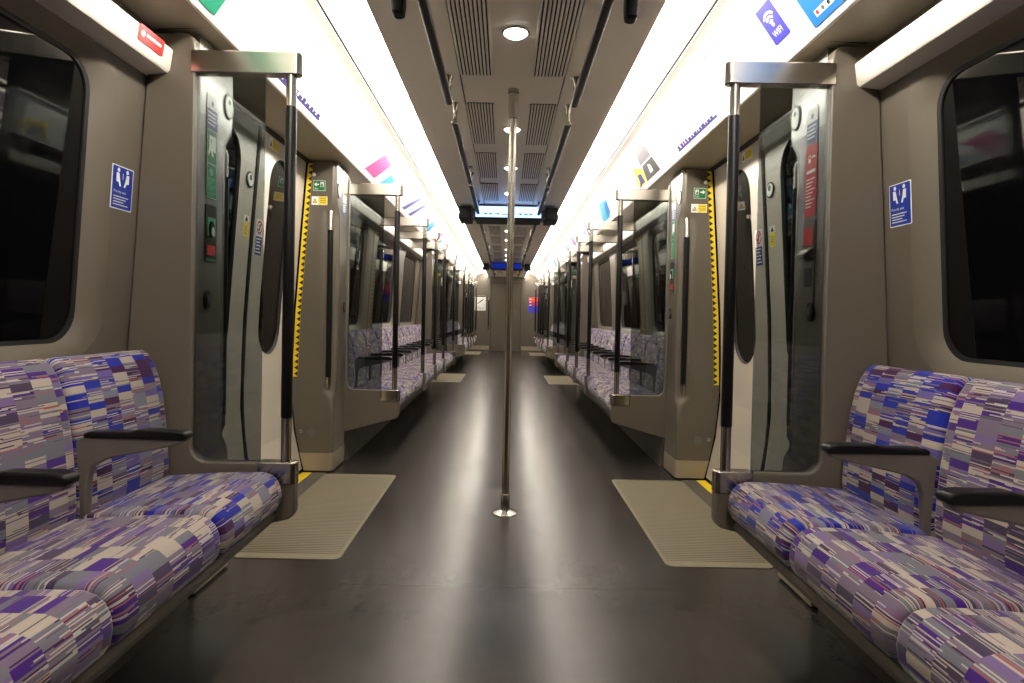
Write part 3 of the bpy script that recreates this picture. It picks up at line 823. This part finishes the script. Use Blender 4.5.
# ------------------------------------------------------------------ overhead handrails, displays, fittings
def handrail(s, ya, yb_, label, b0=True, b1=True):
    t = thing('ceiling_handrail', label, 'handrail', (s * .32, ya, 2.14), 'ceiling handrails')
    org = tuple(t.location)
    mb = MB(s)
    ring = lambda y, k=1.0: [(.32 + k * .020 * math.cos(a), y, 2.142 + k * .0135 * math.sin(a)) for a in [2 * PI * q / 14 for q in range(14)]]
    mb.loft([ring(ya, .6), ring(ya + .006), ring(yb_ - .006), ring(yb_, .6)])
    mb.build('rail', M_chrome, t, org)
    mb = MB(s)
    lo = [(.32 + .0190 * math.cos(a), 2.138 + .0125 * math.sin(a)) for a in [PI + PI * q / 8 for q in range(9)]]
    mb.prism(lo + [(.338, 2.146), (.302, 2.146)], 'y', ya + .012, yb_ - .012)
    mb.build('grip_strip', M_black, t, org)
    for y in ([ya + .05] if b0 else []) + ([yb_ - .05] if b1 else []):
        mb = MB(s); mb.loft([[(x, yy, z) for x, yy in rrect(.32 - w, .32 + w, y - l, y + l, min(w, l) * .8, 3)] for z, w, l in ((2.148, .012, .020), (2.19, .011, .018), (2.235, .014, .024), (2.256, .022, .034))])
        mb.build('rail_bracket', M_steel, t, org)
RY = []
for c in BAY:
    RY += [(c - 3.28, c - 1.74), (c - 1.64, c - .30), (c + .26, c + 1.62), (c + 1.72, c + 3.33)]
for s in (-1, 1):
    k = 0
    for a, b in RY:
        if b < 2.2 or a > 17: continue
        handrail(s, a, min(b, YE - .1), 'black and steel ceiling handrail, %s in line along the %s of the ceiling' % (ORD[k], SIDE[s])); k += 1

for k, c in enumerate(BAY[1:]):
    y = c - .19
    t = thing('information_display', ('lit white route display hanging across the middle of the ceiling', 'dark blue lit display hanging from the ceiling far down the aisle')[k], 'display', (0, c, 2.26))
    org = tuple(t.location)
    mb = MB(); mb.box(-.36, .36, y, c + .19, 2.10, 2.246); mb.build('display_housing', M_case, t, org, .006)
    for s in (-1, 1):
        mb = MB(s); mb.box(.40, .535, y - .012, c + .2, 2.098, 2.232); mb.build('side_box', M_case, t, org, .008)
        mb = MB(s); mb.box(.36, .402, y + .03, c + .15, 2.13, 2.21); mb.build('mount', M_grey, t, org)
    mb = MB(); mb.quad((-.352, y - .002, 2.118), (.352, y - .002, 2.118), (.352, y - .002, 2.236), (-.352, y - .002, 2.236)); 
    sg = Sign((0, y - .0005, 2.178), (1, 0, 0), (0, 0, 1)).plate([(-.352, -.058), (.352, -.058), (.352, .058), (-.352, .058)], M_screen if k == 0 else M_screen2)
    if k == 0:
        sg.rect(-.27, -.10, -.024, -.019, M_screenink); sg.rect(.10, .25, -.024, -.019, M_screenink)
        for q in (-.255, -.20, -.12, .12, .18, .235): sg.rect(q, q + .018, -.032, -.012, M_screenink)
        sg.rect(-.07, .07, -.032, -.024, M_screenink)
    sg.build('screen', t, org)

for s in (-1, 1):
    mb = MB(s)
    mb.loft([[(x, y, z) for x, y in rrect(.415 - w, .415 + w, 2.16 - l, 2.16 + l, .01, 3)] for z, w, l in ((2.118, .014, .022), (2.126, .020, .030), (2.16, .023, .034), (2.254, .023, .034))])
    tag(mb.build('ceiling_fitting', M_case, None, (s * .415, 2.16, 2.18)), 'small black box fitting hanging from the ceiling beside the near %s handrail' % SIDE[s], 'fitting', 'black ceiling fittings')

# ------------------------------------------------------------------ cards and stickers on the cove panel
SL = Vector((-.5808, 0, .8141))     # up the slope, for the right-hand side (x shrinks going up)
def cove(s, y, d):
    """point on the cove panel at height d above z = 2.068 along the slope"""
    z = 2.068 + d; x = 1.052 - .7134 * d
    return Sign((s * (x - .0015), y, z), (0, -s, 0), (s * SL.x, 0, SL.z), .0012)
# route diagrams over the doors
for s in (-1, 1):
    for k, dc in enumerate(DOOR[:2]):
        sg = cove(s, dc - .1, .11).plate(rrect(-.75, .75, -.125, .150, .004, 2), M_sign)
        oc, oh = (-.18, .31) if s < 0 else (-.26, .33)      # where the printed strip sits on the diagram (u runs away from the camera on the left)
        l0, l1 = (-.43, .54) if s < 0 else (-.18, .47)
        sg.rect(l0, l1, .126, .135, M_adgrey)
        sg.rect(oc - oh, oc + oh, -.114, -.102, M_purple)
        a = oc - oh + .01
        while a < oc + oh - .04:
            b = a + random.uniform(.018, .05)
            sg.rect(a, b, -.102, random.uniform(-.092, -.080), M_purple); a = b + random.uniform(.008, .02)
        for q in range(9): sg.circ(-.42 + .1 * q, .02, .006, M_grey2)
        tag(sg.build('route_diagram'), 'white line diagram with a purple bottom edge above the %s %s doorway' % (('first', 'second')[k], SIDE[s]), 'route diagram', 'route diagrams above the doors')
# wifi sticker on the right
sg = cove(1, 2.275, .112).plate(rrect(-.058, .058, -.073, .073, .002, 2), M_wifi)
for r0, r1 in ((.013, .020), (.028, .036), (.044, .053)): sg.arc(0, -.008, r0, r1, PI / 2 - .80, PI / 2 + .80, M_sign)
sg.circ(0, -.006, .0085, M_sign); sg.text('WIFI', 0, -.040, .034, M_sign)
tag(sg.build('wifi_sticker'), 'blue sticker with white signal waves and the letters WIFI, on the right cove panel', 'sticker')
# near adverts
sg = cove(1, 1.60, .105).plate(rrect(-.50, .50, -.118, .118, .003, 2), M_sky)
sg.rect(-.46, -.30, -.095, -.072, M_sign).up()
for q in range(5): sg.circ(-.445 + .034 * q, -.0835, .008, (M_red, M_grey2, M_ink, M_ink, M_lilac)[q])
sg.rect(-.44, -.10, .03, .05, M_sign)
tag(sg.build('advert_card'), 'sky blue advert card at the near end of the right cove panel', 'advert')
sg = cove(-1, 1.60, .105).plate(rrect(-.50, .50, -.118, .118, .003, 2), M_teal)
sg.rect(-.40, .2, .02, .05, M_sign)
tag(sg.build('advert_card'), 'teal green advert card at the near end of the left cove panel', 'advert')
def ad(s, y, w, label, shapes):
    sg = cove(s, y, .11).plate(rrect(-w, w, -.12, .13, .003, 2), M_sign)
    for poly, m in shapes:
        if isinstance(poly, str): sg.up()
        else: sg.poly([(a * w, b) for a, b in poly], m)
    tag(sg.build('advert_card'), label, 'advert', 'adverts on the cove panels')
PK = [([(-.9, -.11), (-.25, -.11), (.1, .06), (-.5, .08)], M_pink), ([(.1, -.11), (.6, -.11), (.8, .0), (.4, .02)], M_cyan)]
PU = [([(-.7, -.11), (-.45, -.11), (.1, .10), (-.1, .10)], M_purple), ([(-.1, -.11), (.15, -.11), (.7, .10), (.5, .10)], M_purple)]
GR = [([(.0, -.11), (.9, -.11), (.9, .0), (.2, .0)], M_adgrey), ([(.15, .01), (.9, .01), (.9, .12), (.3, .12)], M_grey2), ([(-.6, -.11), (-.02, -.11), (.15, -.01), (-.3, .05)], M_signyel),
      ('up', None), ([(.4, -.08), (.6, -.08), (.62, -.03), (.5, -.02)], M_sign), ([(-.4, -.10), (-.1, -.10), (-.05, -.03), (-.3, -.02)], M_purple), ([(-.55, -.11), (-.4, -.11), (-.3, -.06)], M_ink)]
BL = [([(-.8, -.11), (.0, -.11), (.5, .05), (-.2, .07)], M_cyan), ([(-.2, -.08), (.2, -.08), (.4, .03), (.1, .03)], M_sky)]
for s, y, w, lab, sh in (
    (-1, 4.72, .48, 'pink and cyan advert card above the first seats of the middle left row', PK),
    (-1, 6.25, .62, 'white advert card with two purple stripes on the left cove panel', PU),
    (-1, 7.6, .45, 'pale advert card with cyan patch, third of the middle bay on the left cove panel', BL),
    (-1, 8.7, .40, 'pale advert card with pink patch, fourth of the middle bay on the left cove panel', PK),
    (-1, 12.2, .45, 'pale purple striped advert card on the left cove panel above the far row', PU),
    (1, 4.52, .42, 'grey and yellow advert card above the first seats of the middle right row', GR),
    (1, 6.1, .58, 'pale blue patterned advert card on the right cove panel, second of the middle bay', BL),
    (1, 7.6, .45, 'white advert card with purple stripes on the right cove panel', PU),
    (1, 8.7, .40, 'pale advert card with pink patch, fourth of the middle bay on the right cove panel', PK),
    (1, 12.2, .45, 'pale blue advert card on the right cove panel above the far row', BL)):
    ad(s, y, w, lab, sh)

# red label on the left fascia, priority seat signs on the walls
sg = Sign((-1.2045, 2.005, 1.941), (0, 1, 0), (.18, 0, .98)).plate(rrect(-.068, .068, -.020, .031, .003, 2), M_red)
sg.circ(-.048, .006, .010, M_sign).rect(-.030, .052, .004, .013, M_sign)
tag(sg.build('red_label'), 'small red label with white lettering on the left fascia beside the near screen', 'label')
for s in (-1, 1):
    zc = 1.462
    sg = Sign((s * (xw(zc) - .0008), 2.045, zc), (0, -s, 0), (-s * .06, 0, 1)).plate(rrect(-.056, .056, -.073, .073, .004, 2), M_sign)
    sg.rect(-.0525, .0525, -.0695, .0695, M_blue).up()
    for q, k in ((-.024, 1), (.022, -1)):
        sg.circ(q, .058, .007, M_sign)
        sg.poly([(q - k * .011, .049), (q + k * .004, .048), (q + k * .010, .022), (q + k * .016, .006), (q + k * .008, .004), (q + k * .002, .018), (q - k * .010, .018)], M_sign)
    sg.rect(-.002, .001, .03, .05, M_sign)
    sg.text('Priority seat', -.012, -.014, .013, M_sign)
    for q in range(4): sg.rect(-.044, .034 - .012 * (q % 3), -.032 - .009 * q, -.029 - .009 * q, M_sign)
    tag(sg.build('priority_seat_sign'), 'blue priority seat sign with two white figures on the %s wall by the near screen' % SIDE[s], 'sign', 'priority seat signs')

# ------------------------------------------------------------------ world, camera, view
w = bpy.data.worlds.new('tunnel'); bpy.context.scene.world = w; w.use_nodes = True
w.node_tree.nodes['Background'].inputs['Color'].default_value = (0.0008, 0.0008, 0.001, 1)
cam = bpy.data.cameras.new('camera'); co = bpy.data.objects.new('camera', cam); C.objects.link(co)
cam.sensor_width = 36.0; cam.lens = 600 / 1024 * 36.0; cam.clip_start = 0.05
cam.shift_x = 7.0 / 1024; cam.shift_y = -15.6 / 1024
from mathutils import Matrix
R = Matrix.Rotation(math.radians(90 - 0.9), 4, 'X')
roll = Matrix.Rotation(math.radians(1.17), 4, 'Z')
co.matrix_world = Matrix.Translation((-.012, 0, 1.054)) @ R @ roll
sc = bpy.context.scene; sc.camera = co; sc.cycles.sample_clamp_indirect = 0
sc.view_settings.view_transform = 'Standard'; sc.view_settings.look = 'None'; sc.view_settings.gamma = 1.0
sc.view_settings.use_curve_mapping = False; sc.view_settings.exposure = 0.0
